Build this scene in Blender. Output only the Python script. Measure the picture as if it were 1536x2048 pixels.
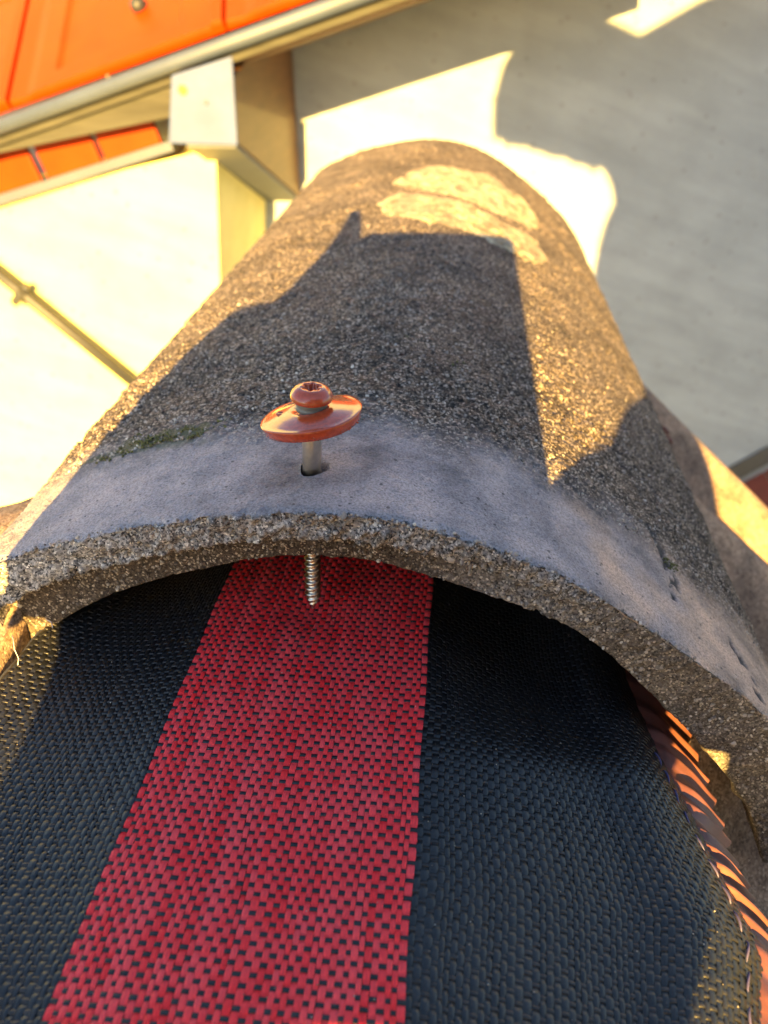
import bpy, bmesh, math, random
import numpy as np
from mathutils import Vector, Matrix
random.seed(7); RNG = np.random.default_rng(7)
for o in list(bpy.data.objects): bpy.data.objects.remove(o)
SC = bpy.context.scene; COL = SC.collection
MM = 0.001
# ------------------------------------------------------------------ camera, sky, sun, exposure
PSI = math.asin(172/1857.); TH = math.atan(1024/1540.); FPX = 1540.0
CR = np.array([math.cos(PSI), math.sin(PSI), 0.])
CF = np.array([-math.sin(PSI)*math.cos(TH), math.cos(PSI)*math.cos(TH), -math.sin(TH)])
CU = np.cross(CR, CF)
cam = bpy.data.cameras.new('camera'); camo = bpy.data.objects.new('camera', cam); COL.objects.link(camo)
camo.matrix_world = Matrix(((CR[0], CU[0], -CF[0], 0), (CR[1], CU[1], -CF[1], 0), (CR[2], CU[2], -CF[2], 0), (0, 0, 0, 1)))
cam.sensor_fit = 'VERTICAL'; cam.sensor_height = 7.2; cam.lens = 7.2*FPX/2048
cam.clip_start = 0.004; cam.clip_end = 400
cam.dof.use_dof = True; cam.dof.focus_distance = 0.205; cam.dof.aperture_fstop = 2.9
SC.camera = camo
SUN = np.array([-0.02661, -0.95894, 0.28235])           # towards the sun, low behind the camera
SUN /= np.linalg.norm(SUN)
world = bpy.data.worlds.new('World'); SC.world = world; world.use_nodes = True
wn = world.node_tree; wn.nodes.clear()
sky = wn.nodes.new('ShaderNodeTexSky'); sky.sky_type = 'NISHITA'; sky.sun_disc = False
sky.sun_elevation = math.asin(SUN[2]); sky.sun_rotation = math.atan2(SUN[0], SUN[1])
sky.air_density = 1.0; sky.dust_density = 0.6; sky.ozone_density = 1.0
bg = wn.nodes.new('ShaderNodeBackground'); bg.inputs['Strength'].default_value = 0.05
wo = wn.nodes.new('ShaderNodeOutputWorld')
wn.links.new(sky.outputs[0], bg.inputs[0]); wn.links.new(bg.outputs[0], wo.inputs[0])
sl = bpy.data.lights.new('sun', 'SUN'); sl.energy = 5.0; sl.angle = math.radians(0.45); sl.color = (1.0, 0.60, 0.14)
so = bpy.data.objects.new('sun', sl); COL.objects.link(so)
so.rotation_euler = Vector(SUN).to_track_quat('Z', 'Y').to_euler()
SC.view_settings.view_transform = 'Standard'; SC.view_settings.look = 'None'
SC.view_settings.exposure = 3.2; SC.view_settings.gamma = 1.0; SC.view_settings.use_curve_mapping = False
SC.render.engine = 'CYCLES'
SC.render.resolution_x = 768; SC.render.resolution_y = 1024

# ------------------------------------------------------------------ helpers (all lengths below in millimetres)
def ray(px, py): return CR*(px-768.)/FPX - CU*(py-1024.)/FPX + CF
def atY(px, py, Y): d = ray(px, py); return d*Y/d[1]     # survey a photo point on the vertical plane Y

def mat(name):
    m = bpy.data.materials.new(name); m.use_nodes = True
    nt = m.node_tree; b = nt.nodes['Principled BSDF']; return m, nt, b
def N(nt, typ, **kw):
    n = nt.nodes.new(typ)
    for k, v in kw.items():
        if k in n.inputs: n.inputs[k].default_value = v
        else: setattr(n, k, v)
    return n
def ramp(nt, src, stops):
    r = nt.nodes.new('ShaderNodeValToRGB'); e = r.color_ramp.elements
    while len(e) < len(stops): e.new(0.5)
    for el, (p, c) in zip(e, stops):
        el.position = p; el.color = (c[0], c[1], c[2], 1) if hasattr(c, '__len__') else (c, c, c, 1)
    nt.links.new(src, r.inputs[0]); return r.outputs[0]
def mix(nt, a, b, f, mode='MIX'):
    m = nt.nodes.new('ShaderNodeMix'); m.data_type = 'RGBA'; m.blend_type = mode
    for sock, v in ((m.inputs[0], f), (m.inputs[6], a), (m.inputs[7], b)):
        if hasattr(v, 'is_output'): nt.links.new(v, sock)
        elif hasattr(v, '__len__'): sock.default_value = (v[0], v[1], v[2], 1)
        else: sock.default_value = v if sock.type == 'VALUE' else (v, v, v, 1)
    return m.outputs[2]
def math_(nt, op, a, b=0.0):
    m = nt.nodes.new('ShaderNodeMath'); m.operation = op
    for i, v in enumerate((a, b)):
        if hasattr(v, 'is_output'): nt.links.new(v, m.inputs[i])
        else: m.inputs[i].default_value = v
    return m.outputs[0]
def coords(nt, scale=(1000, 1000, 1000), kind='Object'):
    t = nt.nodes.new('ShaderNodeTexCoord'); mp = nt.nodes.new('ShaderNodeMapping')
    mp.inputs['Scale'].default_value = scale; nt.links.new(t.outputs[kind], mp.inputs[0]); return mp.outputs[0]
def noise(nt, co, scale, detail=3.0, rough=0.55):
    n = N(nt, 'ShaderNodeTexNoise', Scale=scale, Detail=detail, Roughness=rough)
    nt.links.new(co, n.inputs['Vector']); return n.outputs['Fac']
def voro(nt, co, scale, feature='F1'):
    n = nt.nodes.new('ShaderNodeTexVoronoi'); n.feature = feature; n.inputs['Scale'].default_value = scale
    nt.links.new(co, n.inputs['Vector']); return n
def bump(nt, b, h, strength, dist):
    n = N(nt, 'ShaderNodeBump', Strength=strength, Distance=dist)
    nt.links.new(h, n.inputs['Height']); nt.links.new(n.outputs[0], b.inputs['Normal']); return n
def attr(nt, name):
    n = nt.nodes.new('ShaderNodeAttribute'); n.attribute_name = name; return n.outputs['Fac']

def tag(o, label=None, cat=None, group=None, kind=None):
    for k, v in (('label', label), ('category', cat), ('group', group), ('kind', kind)):
        if v: o[k] = v
    return o
def empty(name, loc=(0, 0, 0)):
    o = bpy.data.objects.new(name, None); o.location = Vector(loc)*MM; o.empty_display_size = 0.02; COL.objects.link(o); return o
def child(o, parent):
    o.parent = parent; o.matrix_parent_inverse = Matrix.Translation(-parent.location) if parent.parent is None else Matrix.Identity(4)
def link(name, me, m=None, parent=None):
    o = bpy.data.objects.new(name, me); COL.objects.link(o)
    if m and not me.materials: me.materials.append(m)
    if parent is not None:
        o.parent = parent
        o.matrix_parent_inverse = parent_inv(parent)
    return o
def world_of(p):
    if p is None: return Matrix.Identity(4)
    return world_of(p.parent) @ p.matrix_parent_inverse @ Matrix.LocRotScale(p.location, p.rotation_euler, p.scale)
def parent_inv(p): return world_of(p).inverted()
def npmesh(name, V, Q, m, parent=None, smooth=True, attrs=None):
    """numpy verts (mm) and faces (n,3|4) -> one linked mesh object"""
    me = bpy.data.meshes.new(name); V = np.asarray(V, np.float32)*MM; Q = np.asarray(Q, np.int32)
    k = Q.shape[1]
    me.vertices.add(len(V)); me.vertices.foreach_set('co', V.ravel())
    me.loops.add(Q.size); me.loops.foreach_set('vertex_index', Q.ravel())
    me.polygons.add(len(Q)); me.polygons.foreach_set('loop_start', np.arange(len(Q), dtype=np.int32)*k)
    me.polygons.foreach_set('use_smooth', np.full(len(Q), smooth))
    for an, av in (attrs or {}).items():
        at = me.attributes.new(an, 'FLOAT', 'POINT'); at.data.foreach_set('value', np.asarray(av, np.float32))
    me.update(calc_edges=True); me.validate()
    return link(name, me, m, parent)
def grid_quads(n, m, off=0, flip=False):
    i, j = np.meshgrid(np.arange(n-1), np.arange(m-1), indexing='ij')
    p = (i*m+j).ravel()+off
    q = np.stack([p, p+1, p+m+1, p+m], -1)
    return q[:, ::-1] if flip else q
class MB:
    """collects simple shapes (mm) into one mesh"""
    def __init__(s): s.bm = bmesh.new()
    def prism(s, poly, d):
        """poly: list of 3-D points, extruded by vector d"""
        a = [s.bm.verts.new(Vector(p)*MM) for p in poly]; b = [s.bm.verts.new((Vector(p)+Vector(d))*MM) for p in poly]
        s.bm.faces.new(a); s.bm.faces.new(b[::-1])
        for i in range(len(a)):
            j = (i+1) % len(a); s.bm.faces.new([a[j], a[i], b[i], b[j]])
        return s
    def box(s, lo, hi):
        x0, y0, z0 = lo; x1, y1, z1 = hi
        return s.prism([(x0, y0, z0), (x1, y0, z0), (x1, y1, z0), (x0, y1, z0)], (0, 0, z1-z0))
    def obox(s, c, ex, ey, ez):
        c, ex, ey, ez = map(lambda v: np.array(v, float), (c, ex, ey, ez))
        p = [c-ex-ey-ez, c+ex-ey-ez, c+ex+ey-ez, c-ex+ey-ez]
        return s.prism([tuple(q) for q in p], tuple(2*ez))
    def tube(s, pts, r, n=10, caps=True):
        pts = [Vector(p) for p in pts]; rr = r if hasattr(r, '__len__') else [r]*len(pts); rings = []
        for i, p in enumerate(pts):
            t = (pts[min(i+1, len(pts)-1)]-pts[max(i-1, 0)]).normalized()
            u = t.orthogonal().normalized() if i == 0 else (u - t*u.dot(t)).normalized()
            w = t.cross(u)
            rings.append([s.bm.verts.new((p+(u*math.cos(k*2*math.pi/n)+w*math.sin(k*2*math.pi/n))*rr[i])*MM) for k in range(n)])
        for A, B in zip(rings, rings[1:]):
            for k in range(n): s.bm.faces.new([A[k], A[(k+1) % n], B[(k+1) % n], B[k]])
        if caps: s.bm.faces.new(rings[0][::-1]); s.bm.faces.new(rings[-1])
        return s
    def lathe(s, prof, n=48, M=None, cap0=False, cap1=False):
        M = M or Matrix.Identity(4); rings = []
        for r, h in prof:
            rings.append([s.bm.verts.new(M @ (Vector((r*math.cos(k*2*math.pi/n), r*math.sin(k*2*math.pi/n), h))*MM)) for k in range(n)])
        for A, B in zip(rings, rings[1:]):
            for k in range(n): s.bm.faces.new([A[k], A[(k+1) % n], B[(k+1) % n], B[k]])
        if cap0: s.bm.faces.new(rings[0][::-1])
        if cap1: s.bm.faces.new(rings[-1])
        return s
    def build(s, name, m, parent=None, smooth=False, bevel=0.0, seg=2):
        bmesh.ops.recalc_face_normals(s.bm, faces=s.bm.faces)
        if bevel:
            bmesh.ops.bevel(s.bm, geom=[e for e in s.bm.edges], offset=bevel*MM, segments=seg, affect='EDGES', profile=0.6, clamp_overlap=True)
        me = bpy.data.meshes.new(name); s.bm.to_mesh(me); s.bm.free()
        if smooth: me.polygons.foreach_set('use_smooth', [True]*len(me.polygons))
        return link(name, me, m, parent)

# value noise in numpy
def _h(ix, iy, iz, seed):
    h = (ix*374761393 + iy*668265263 + iz*2147483647 + seed*974634777) & 0xffffffff
    h = ((h ^ (h >> 13))*1274126177) & 0xffffffff
    return ((h ^ (h >> 16)) & 0xffff)/65535.0
def vnoise(P, size, seed=0):
    P = np.asarray(P, float)/size; I = np.floor(P).astype(np.int64); f = P-I; f = f*f*(3-2*f); r = 0
    for dx in (0, 1):
        for dy in (0, 1):
            for dz in (0, 1):
                w = (f[:, 0] if dx else 1-f[:, 0])*(f[:, 1] if dy else 1-f[:, 1])*(f[:, 2] if dz else 1-f[:, 2])
                r = r + w*_h(I[:, 0]+dx, I[:, 1]+dy, I[:, 2]+dz, seed)
    return r-0.5
def sstep(a, b, x): t = np.clip((x-a)/(b-a), 0, 1); return t*t*(3-2*t)

# ------------------------------------------------------------------ materials
def concrete(name, base, dark, light, tint=(1, 1, 1), use_attr=False, grain=1.0, contrast=1.0, bstr=0.34):
    m, nt, b = mat(name); co = coords(nt)
    big = noise(nt, co, 0.03, 4); med = noise(nt, co, 0.22, 4, 0.65)
    v = voro(nt, co, 1.45*grain); sep = nt.nodes.new('ShaderNodeSeparateColor'); nt.links.new(v.outputs['Color'], sep.inputs[0])
    spk = ramp(nt, sep.outputs[0], [(0.0, dark), (0.30, [d*0.55+c*0.45 for d, c in zip(dark, base)]), (0.62, base), (0.88, [c*0.6+l*0.4 for c, l in zip(base, light)]), (1.0, light)])
    pat = ramp(nt, med, [(0.32, 0.55), (0.52, 1.0), (0.75, 1.3)])
    col = mix(nt, spk, pat, 0.75*contrast, 'MULTIPLY')
    col = mix(nt, col, ramp(nt, big, [(0.34, (0.55, 0.54, 0.54)), (0.5, (0.95, 0.93, 0.9)), (0.68, (1.25, 1.2, 1.1))]), 0.9, 'MULTIPLY')
    hn = math_(nt, 'ADD', math_(nt, 'MULTIPLY', math_(nt, 'SUBTRACT', 1.0, v.outputs['Distance']), 0.8), math_(nt, 'MULTIPLY', noise(nt, co, 2.2, 3), 0.8))
    if use_attr:
        fine = noise(nt, co, 1.5, 4, 0.7)
        colr = mix(nt, mix(nt, (0.335, 0.305, 0.305), (0.46, 0.345, 0.265), attr(nt, 'bounce_tan')), ramp(nt, fine, [(0.33, 0.45), (0.5, 1.0), (0.7, 1.35)]), 0.85, 'MULTIPLY')
        colr = mix(nt, colr, ramp(nt, noise(nt, co, 0.055, 4, 0.6), [(0.32, (0.50, 0.51, 0.55)), (0.5, (0.95, 0.94, 0.97)), (0.68, (1.38, 1.27, 1.22))]), 1.0, 'MULTIPLY')
        v3 = voro(nt, co, 0.42); s3 = nt.nodes.new('ShaderNodeSeparateColor'); nt.links.new(v3.outputs['Color'], s3.inputs[0])
        pore = math_(nt, 'MULTIPLY', math_(nt, 'LESS_THAN', v3.outputs['Distance'], math_(nt, 'MULTIPLY', s3.outputs[0], 0.23)), math_(nt, 'GREATER_THAN', s3.outputs[1], 0.45))
        colr = mix(nt, colr, (0.06, 0.055, 0.055), math_(nt, 'MULTIPLY', pore, 0.75))
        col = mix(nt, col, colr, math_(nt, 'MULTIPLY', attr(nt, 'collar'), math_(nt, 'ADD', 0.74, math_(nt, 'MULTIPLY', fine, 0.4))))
        moss = mix(nt, (0.045, 0.05, 0.018), (0.11, 0.11, 0.04), noise(nt, co, 0.9, 2))
        col = mix(nt, col, moss, attr(nt, 'moss'))
        lich = mix(nt, (0.46, 0.40, 0.275), (0.20, 0.155, 0.09), ramp(nt, noise(nt, co, 0.13, 5, 0.7), [(0.46, 0), (0.6, 1)]))
        lich = mix(nt, lich, ramp(nt, sep.outputs[1], [(0.0, 0.75), (1.0, 1.15)]), 0.7, 'MULTIPLY')
        col = mix(nt, col, lich, attr(nt, 'lichen'))
        col = mix(nt, col, (0.05, 0.045, 0.045), attr(nt, 'crack'))
        v2 = voro(nt, co, 1.9); s2 = nt.nodes.new('ShaderNodeSeparateColor'); nt.links.new(v2.outputs['Color'], s2.inputs[0])
        face = ramp(nt, s2.outputs[0], [(0.0, (0.025, 0.024, 0.025)), (0.3, (0.13, 0.127, 0.13)), (0.65, (0.27, 0.26, 0.26)), (0.92, (0.42, 0.40, 0.385)), (1.0, (0.70, 0.67, 0.62))])
        face = mix(nt, face, pat, 0.7, 'MULTIPLY')
        col = mix(nt, col, face, attr(nt, 'face'))
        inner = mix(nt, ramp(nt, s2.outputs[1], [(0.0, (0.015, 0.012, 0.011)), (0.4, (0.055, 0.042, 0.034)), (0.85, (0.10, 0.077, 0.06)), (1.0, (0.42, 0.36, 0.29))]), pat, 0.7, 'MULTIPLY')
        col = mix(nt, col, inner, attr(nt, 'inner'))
    col = mix(nt, col, tint, 1.0, 'MULTIPLY')
    nt.links.new(col, b.inputs['Base Color']); b.inputs['Roughness'].default_value = 0.88
    b.inputs['Specular IOR Level'].default_value = 0.35
    bump(nt, b, hn, bstr, 0.0007); return m
M_TILE = concrete('weathered_concrete', (0.095, 0.072, 0.056), (0.006, 0.005, 0.005), (0.52, 0.43, 0.36), use_attr=True)
M_FIELD = concrete('field_tile_concrete', (0.30, 0.21, 0.155), (0.15, 0.10, 0.075), (0.46, 0.35, 0.27), grain=0.8)
M_GRAIN, nt, b = mat('sand_grain')
oi = nt.nodes.new('ShaderNodeAttribute'); oi.attribute_name = 'var'
nt.links.new(ramp(nt, oi.outputs['Fac'], [(0, (0.12, 0.10, 0.09)), (0.5, (0.30, 0.27, 0.24)), (0.8, (0.42, 0.36, 0.30)), (1.0, (0.60, 0.57, 0.52))]), b.inputs['Base Color'])
b.inputs['Roughness'].default_value = 0.6
def yarn(name, c0, c1, rough, spec=0.5, streak=(1.4, 0.2, 1.4)):
    m, nt, b = mat(name); co = coords(nt)
    var = attr(nt, 'var')
    col = mix(nt, c0, c1, var)
    st = coords(nt, (6000, 250, 6000)); nz = noise(nt, st, 1.0, 2)
    col = mix(nt, col, ramp(nt, nz, [(0.3, 0.72), (0.7, 1.2)]), 0.7, 'MULTIPLY')
    nt.links.new(col, b.inputs['Base Color']); b.inputs['Roughness'].default_value = rough
    b.inputs['Specular IOR Level'].default_value = spec
    bump(nt, b, nz, 0.35, 0.0002); return m
M_RED = yarn('red_yarn', (0.93, 0.028, 0.034), (0.98, 0.075, 0.085), 0.5, 0.3)
M_BLACK = yarn('black_yarn', (0.006, 0.007, 0.009), (0.014, 0.0145, 0.016), 0.33, 0.55)
M_WEFT = yarn('weft_yarn', (0.008, 0.008, 0.010), (0.02, 0.02, 0.023), 0.40, 0.5)
def simple(name, c, rough=0.6, metal=0.0, var=0.15, nscale=0.05, coat=0.0, bstr=0.0, bd=0.0005, bscale=0.6, spec=0.5, stretch=(1000, 1000, 1000)):
    m, nt, b = mat(name); co = coords(nt, stretch)
    n = noise(nt, co, nscale, 4, 0.6)
    col = mix(nt, [x*(1-var) for x in c], [min(1, x*(1+var)) for x in c], ramp(nt, n, [(0.3, 0), (0.7, 1)]))
    nt.links.new(col, b.inputs['Base Color']); b.inputs['Roughness'].default_value = rough; b.inputs['Metallic'].default_value = metal
    b.inputs['Coat Weight'].default_value = coat; b.inputs['Coat Roughness'].default_value = 0.06; b.inputs['Specular IOR Level'].default_value = spec
    if bstr: bump(nt, b, noise(nt, co, bscale, 3), bstr, bd)
    return m
M_BACK = simple('backing', (0.012, 0.011, 0.012), 0.8)
M_FLANGE = simple('terracotta_foil', (0.15, 0.052, 0.038), 0.55, 0.0, 0.3, 0.1, 0.1)
M_FOILGREY = simple('grey_foil', (0.035, 0.045, 0.085), 0.45, 0.0, 0.1, 0.1)
M_PAINT = simple('red_brown_enamel', (0.40, 0.062, 0.022), 0.20, 0.0, 0.22, 0.8, 0.5, 0.12, 0.0002, 1.2)
M_PAINTED_CHIP = simple('bare_zinc', (0.55, 0.55, 0.55), 0.35, 0.9)
M_STEEL = simple('screw_steel', (0.62, 0.57, 0.50), 0.30, 1.0, 0.12, 0.6, 0, 0.3, 0.0001, 3.0)
M_GASKET = simple('grey_gasket', (0.16, 0.17, 0.165), 0.45)
M_THREAD = simple('lilac_thread', (0.075, 0.065, 0.16), 0.6)
M_WHITEFIB = simple('white_fibre', (0.75, 0.70, 0.68), 0.6)
M_MOSS = simple('moss', (0.10, 0.10, 0.03), 0.9, 0, 0.4, 1.0)
def plaster(name, c0, c1, ang):
    m, nt, b = mat(name)
    t = nt.nodes.new('ShaderNodeTexCoord'); mp = nt.nodes.new('ShaderNodeMapping'); nt.links.new(t.outputs['Object'], mp.inputs[0])
    mp.inputs['Rotation'].default_value = (0, -ang, 0); mp2 = nt.nodes.new('ShaderNodeMapping'); nt.links.new(mp.outputs[0], mp2.inputs[0]); mp2.inputs['Scale'].default_value = (2.5, 8, 16)
    s1 = noise(nt, mp2.outputs[0], 1.0, 5, 0.6); s2 = noise(nt, t.outputs['Object'], 9, 5, 0.6)
    col = mix(nt, c0, c1, ramp(nt, s1, [(0.38, 0), (0.62, 1)]))
    col = mix(nt, col, ramp(nt, s2, [(0.35, 0.80), (0.6, 1.0)]), 0.55, 'MULTIPLY')
    sp = voro(nt, t.outputs['Object'], 26)
    col = mix(nt, col, (0.62, 0.56, 0.48), math_(nt, 'MULTIPLY', math_(nt, 'LESS_THAN', sp.outputs['Distance'], 0.13), 0.5), 'MULTIPLY')
    nt.links.new(col, b.inputs['Base Color']); b.inputs['Roughness'].default_value = 0.75
    bump(nt, b, noise(nt, t.outputs['Object'], 120, 4), 0.25, 0.003); return m
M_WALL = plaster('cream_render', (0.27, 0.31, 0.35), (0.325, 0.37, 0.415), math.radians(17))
M_PANEL = plaster('white_board', (0.66, 0.60, 0.24), (0.72, 0.65, 0.28), math.radians(17))
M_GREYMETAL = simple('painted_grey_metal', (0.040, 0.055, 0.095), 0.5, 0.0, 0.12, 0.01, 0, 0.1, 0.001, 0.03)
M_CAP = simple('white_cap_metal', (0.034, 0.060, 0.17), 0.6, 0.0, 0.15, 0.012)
M_LOWROOF = simple('dark_red_clay', (0.13, 0.022, 0.008), 0.6)
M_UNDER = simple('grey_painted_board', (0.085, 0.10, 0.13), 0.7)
M_RUST = simple('rust', (0.30, 0.14, 0.03), 0.8)
M_WOODGREY = simple('weathered_grey_wood', (0.034, 0.034, 0.028), 0.8, 0, 0.35, 1.0, 0, 0.4, 0.002, 1.0, 0.3, (5, 60, 60))
M_WOODBROWN = simple('brown_stained_wood', (0.12, 0.052, 0.016), 0.6, 0, 0.25, 1.0, 0.1, 0.2, 0.001, 1.0, 0.4, (10, 10, 60))
M_ORANGE = simple('glazed_orange_clay', (0.25, 0.026, 0.0005), 0.45, 0, 0.12, 0.01, 0.0, 0.2, 0.002, 0.02, 0.08)
M_CONDUIT = simple('conduit_metal', (0.025, 0.027, 0.03), 0.5, 0.3)
M_LEAD = simple('lead_flashing', (0.10, 0.105, 0.11), 0.5, 0.5)
M_GROUND = simple('ground_soil', (0.16, 0.15, 0.09), 0.9, 0, 0.4, 0.002)
M_BLACKPHONE = simple('phone_case', (0.02, 0.02, 0.022), 0.35)
M_CLOTH = simple('work_jacket', (0.42, 0.44, 0.46), 0.85)
M_SKIN = simple('skin', (0.50, 0.27, 0.18), 0.5)
M_SHADE_BLOCK = simple('dark_shade_block', (0.12, 0.10, 0.08), 0.8, 0, 0.3, 1.0, 0, 0, 0, 1, 0.3, (40, 40, 4))  # for the unseen block added to shade the wall

# ------------------------------------------------------------------ the setting: ground
g = MB(); g.box((-60000, -60000, -3420), (60000, 60000, -3400)); tag(g.build('ground', M_GROUND), kind='structure')

# ------------------------------------------------------------------ house behind: wall at Y = 2200
YW = 2200.0
house = tag(empty('house', (0, YW, -3400)), 'cream rendered house with a glazed orange tiled roof, standing behind the ridge tile', 'house')
MB().box((-2800, YW, -3400), (2600, YW+200, 900)).build('wall', M_WALL, house)
T = math.radians(17.5); E1 = np.array([math.cos(T), 0, math.sin(T)]); EN = np.array([-math.sin(T), 0, math.cos(T)])
# white boarded projection on the left, nearer than the render
YB_ = 1720.0
pa = atY(431, 296, YB_); pb = atY(441, 600, YB_); pc = atY(452, 900, YB_); p0 = atY(0, 398, YB_)
sl_ = (pa-p0)/(pa[0]-p0[0]); tl = p0 + sl_*(-2350-p0[0])
MB().prism([tuple(pa), tuple(pb), tuple(pc), (pc[0]-20, YB_, -3390), (-2350, YB_, -3390), tuple(tl)], (0, YW-YB_+5, 0)).build('boarded_bay', M_PANEL, house, bevel=2.5)
# ledge over the board
YL = YB_-9
mid = (atY(-300, 494, YL)+atY(350, 289, YL))/2; half = (atY(350, 289, YL)-atY(-300, 494, YL))/2
u = half/np.linalg.norm(half); w_ = np.array([-u[2], 0, u[0]])
MB().obox(mid, half, (0, 20, 0), w_*10).build('ledge', M_GREYMETAL, house, bevel=2)
# row of small orange tiles above the ledge
for k in range(-3, 2):
    c = atY(147+k*117, 330-k*37.5, YL+10) + w_*24
    MB().obox(c, u*65.5, (0, 7, 0), w_*52).build('cladding_tile', M_ORANGE, house, bevel=4)
# eave: gutter bead, fascia, soffit board
YE = 1630.0
ea = atY(-260, 352, YE); eb = atY(1420, -256, YE); ev = (eb-ea)/np.linalg.norm(eb-ea); en = np.array([-ev[2], 0, ev[0]])
def eave(t): return ea+ev*t
LE = np.linalg.norm(eb-ea)
MB().tube([tuple(eave(0)+en*4), tuple(eave(LE)+en*4)], 14.5, 20).build('gutter_bead', M_GREYMETAL, house, smooth=True)
MB().obox(eave(LE/2)+en*(-14)+np.array([0, 16, 0]), ev*LE/2, (0, 3, 0), en*12).build('drip_edge', M_WOODGREY, house)
def tpar(px, py): P = atY(px, py, YE); return float((P-ea) @ ev)
t_c0 = tpar(342, 130); t_c1 = tpar(470, 105)
fp = [atY(-260, 352, YE+26), atY(-260, 375, YE+26), atY(0, 306, YE+26), atY(350, 233, YE+26), atY(350, 140, YE+26)]
MB().prism([tuple(q) for q in fp], (0, 28, 0)).build('fascia_board', M_WOODGREY, house, bevel=2)
sof = (YW-YE-40)/2
MB().obox(eave((t_c1+LE)/2-30)+en*(-24)+np.array([0, 30+sof, 0]), ev*((LE-t_c1)/2+30), (0, sof, 0), en*7).build('soffit_board', M_WOODBROWN, house, bevel=1)
# corbel carrying the eave, with a metal end cap
cap = [atY(345, 150, 1600), atY(339, 286, 1600), atY(477, 290, 1600), atY(466, 112, 1600)]
cor = house
top_l, bot_l, bot_r, top_r = cap
xl, xr = top_l[0], bot_r[0]
wb = atY(592, 396, YW)
side = [(xr-2, 1604, top_l[2]-4), (xr-2, 1604, bot_r[2]+4), (xr-2, YW+5, wb[2]), (xr-2, YW+5, top_r[2]+90), (xr-2, 1680, top_l[2]+6)]
corb = MB().prism(side, (xl+4-xr, 0, 0)).build('corbel', M_WOODBROWN, house, bevel=3)
nu = np.array([0, wb[2]-bot_r[2]-4, -601.0]); nu /= np.linalg.norm(nu); nu = nu if nu[2] < 0 else -nu
q = [np.array([xl+8, 1606, bot_r[2]+3]), np.array([xr-6, 1606, bot_r[2]+3]), np.array([xr-6, YW-1, wb[2]]), np.array([xl+8, YW-1, wb[2]])]
MB().prism([tuple(k_) for k_ in q], tuple(nu*9)).build('underside_board', M_UNDER, corb, bevel=1.5)
capo = MB().prism([tuple(p) for p in cap], (0, -8, 0)).build('end_cap', M_CAP, corb, bevel=3)
for q, r in (((365, 180), 9), ((412, 205), 4)):
    P = atY(q[0], q[1], 1590)
    MB().lathe([(r, 0), (r*.8, 1.5), (0.01, 2)], 12, Matrix.Translation(Vector(P)*MM) @ Matrix.Rotation(math.pi/2, 4, 'X'), cap0=True).build('rust_spot' if r > 5 else 'nail_head', M_RUST if r > 5 else M_GREYMETAL, corb)
# roof of large glazed interlocking tiles
SL = math.radians(32); EU = math.cos(SL)*np.array([0, 1, 0])+math.sin(SL)*en; ET = np.cross(ev, EU)
if ET[2] < 0: ET = -ET
tile_w = 470.0; tile_h = 420.0
t_seam = tpar(462, 90)
roof = empty('roof'); roof.parent = house; roof.location = (0, 0, 0)
bpy.context.view_layer.update()
def roofpt(t, h, n): return eave(t)+np.array([0, 10, 0])+EU*h+ET*n+en*14
def roof_tile(t0, row, nm='roof_tile'):
    h0 = 8+row*(tile_h-60); n0 = 8+row*2.0
    mb = MB(); bm = mb.bm
    # slab profile across the slope with an interlocking rib and a recessed field
    xs = [0, 4, 38, 42, 62, 66, 104, 112, 372, 380, tile_w-28, tile_w-24, tile_w-3]
    hs = [0, 3, 44, 52, 300, 308, tile_h]
    def nz(i, j):
        x = xs[i]; n = 16
        if i in (2, 3): n = 12
        if i in (0,): n = 6
        if i in (11, 12): n = 22 if i == 11 else 20
        if 7 <= i <= 8 and 3 <= j <= 4: n = 8
        if j == 0: n -= 7
        return n
    G = [[bm.verts.new(Vector(roofpt(t0+xs[i], h0+hs[j], n0+nz(i, j)))*MM) for j in range(len(hs))] for i in range(len(xs))]
    B = [[bm.verts.new(Vector(roofpt(t0+xs[i], h0+hs[j], n0-2))*MM) for j in (0, len(hs)-1)] for i in (0, len(xs)-1)]
    for i in range(len(xs)-1):
        for j in range(len(hs)-1): bm.faces.new([G[i][j], G[i+1][j], G[i+1][j+1], G[i][j+1]])
    bm.faces.new([B[0][0]]+[G[i][0] for i in range(len(xs))]+[B[1][0]])
    bm.faces.new(([B[0][1]]+[G[i][-1] for i in range(len(xs))]+[B[1][1]])[::-1])
    bm.faces.new([B[0][0], B[0][1]]+[G[0][j] for j in range(len(hs)-1, -1, -1)])
    bm.faces.new([B[1][0]]+[G[-1][j] for j in range(len(hs))]+[B[1][1]])
    bm.faces.new([B[0][0], B[1][0], B[1][1], B[0][1]])
    bmesh.ops.recalc_face_normals(bm, faces=bm.faces)
    return mb.build(nm, M_ORANGE, roof, bevel=1.6, seg=2)
for row in range(2):
    for k in range(-2, 3):
        roof_tile(t_seam+k*tile_w, row)
P = atY(277, 12, 1); 
# dark fixing screw on the roof tile
d = ray(275, 8); n_ = ET; q0 = roofpt(0, 0, 26); kk = (q0 @ n_)/(d @ n_); P = d*kk
Mz = Matrix.Translation(Vector(P)*MM) @ Vector(ET).to_track_quat('Z', 'Y').to_matrix().to_4x4()
MB().lathe([(16, -6), (16, 3), (12, 9), (5, 12), (0.1, 12)], 20, Mz).build('fixing_screw', M_CONDUIT, roof, smooth=True)

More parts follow.
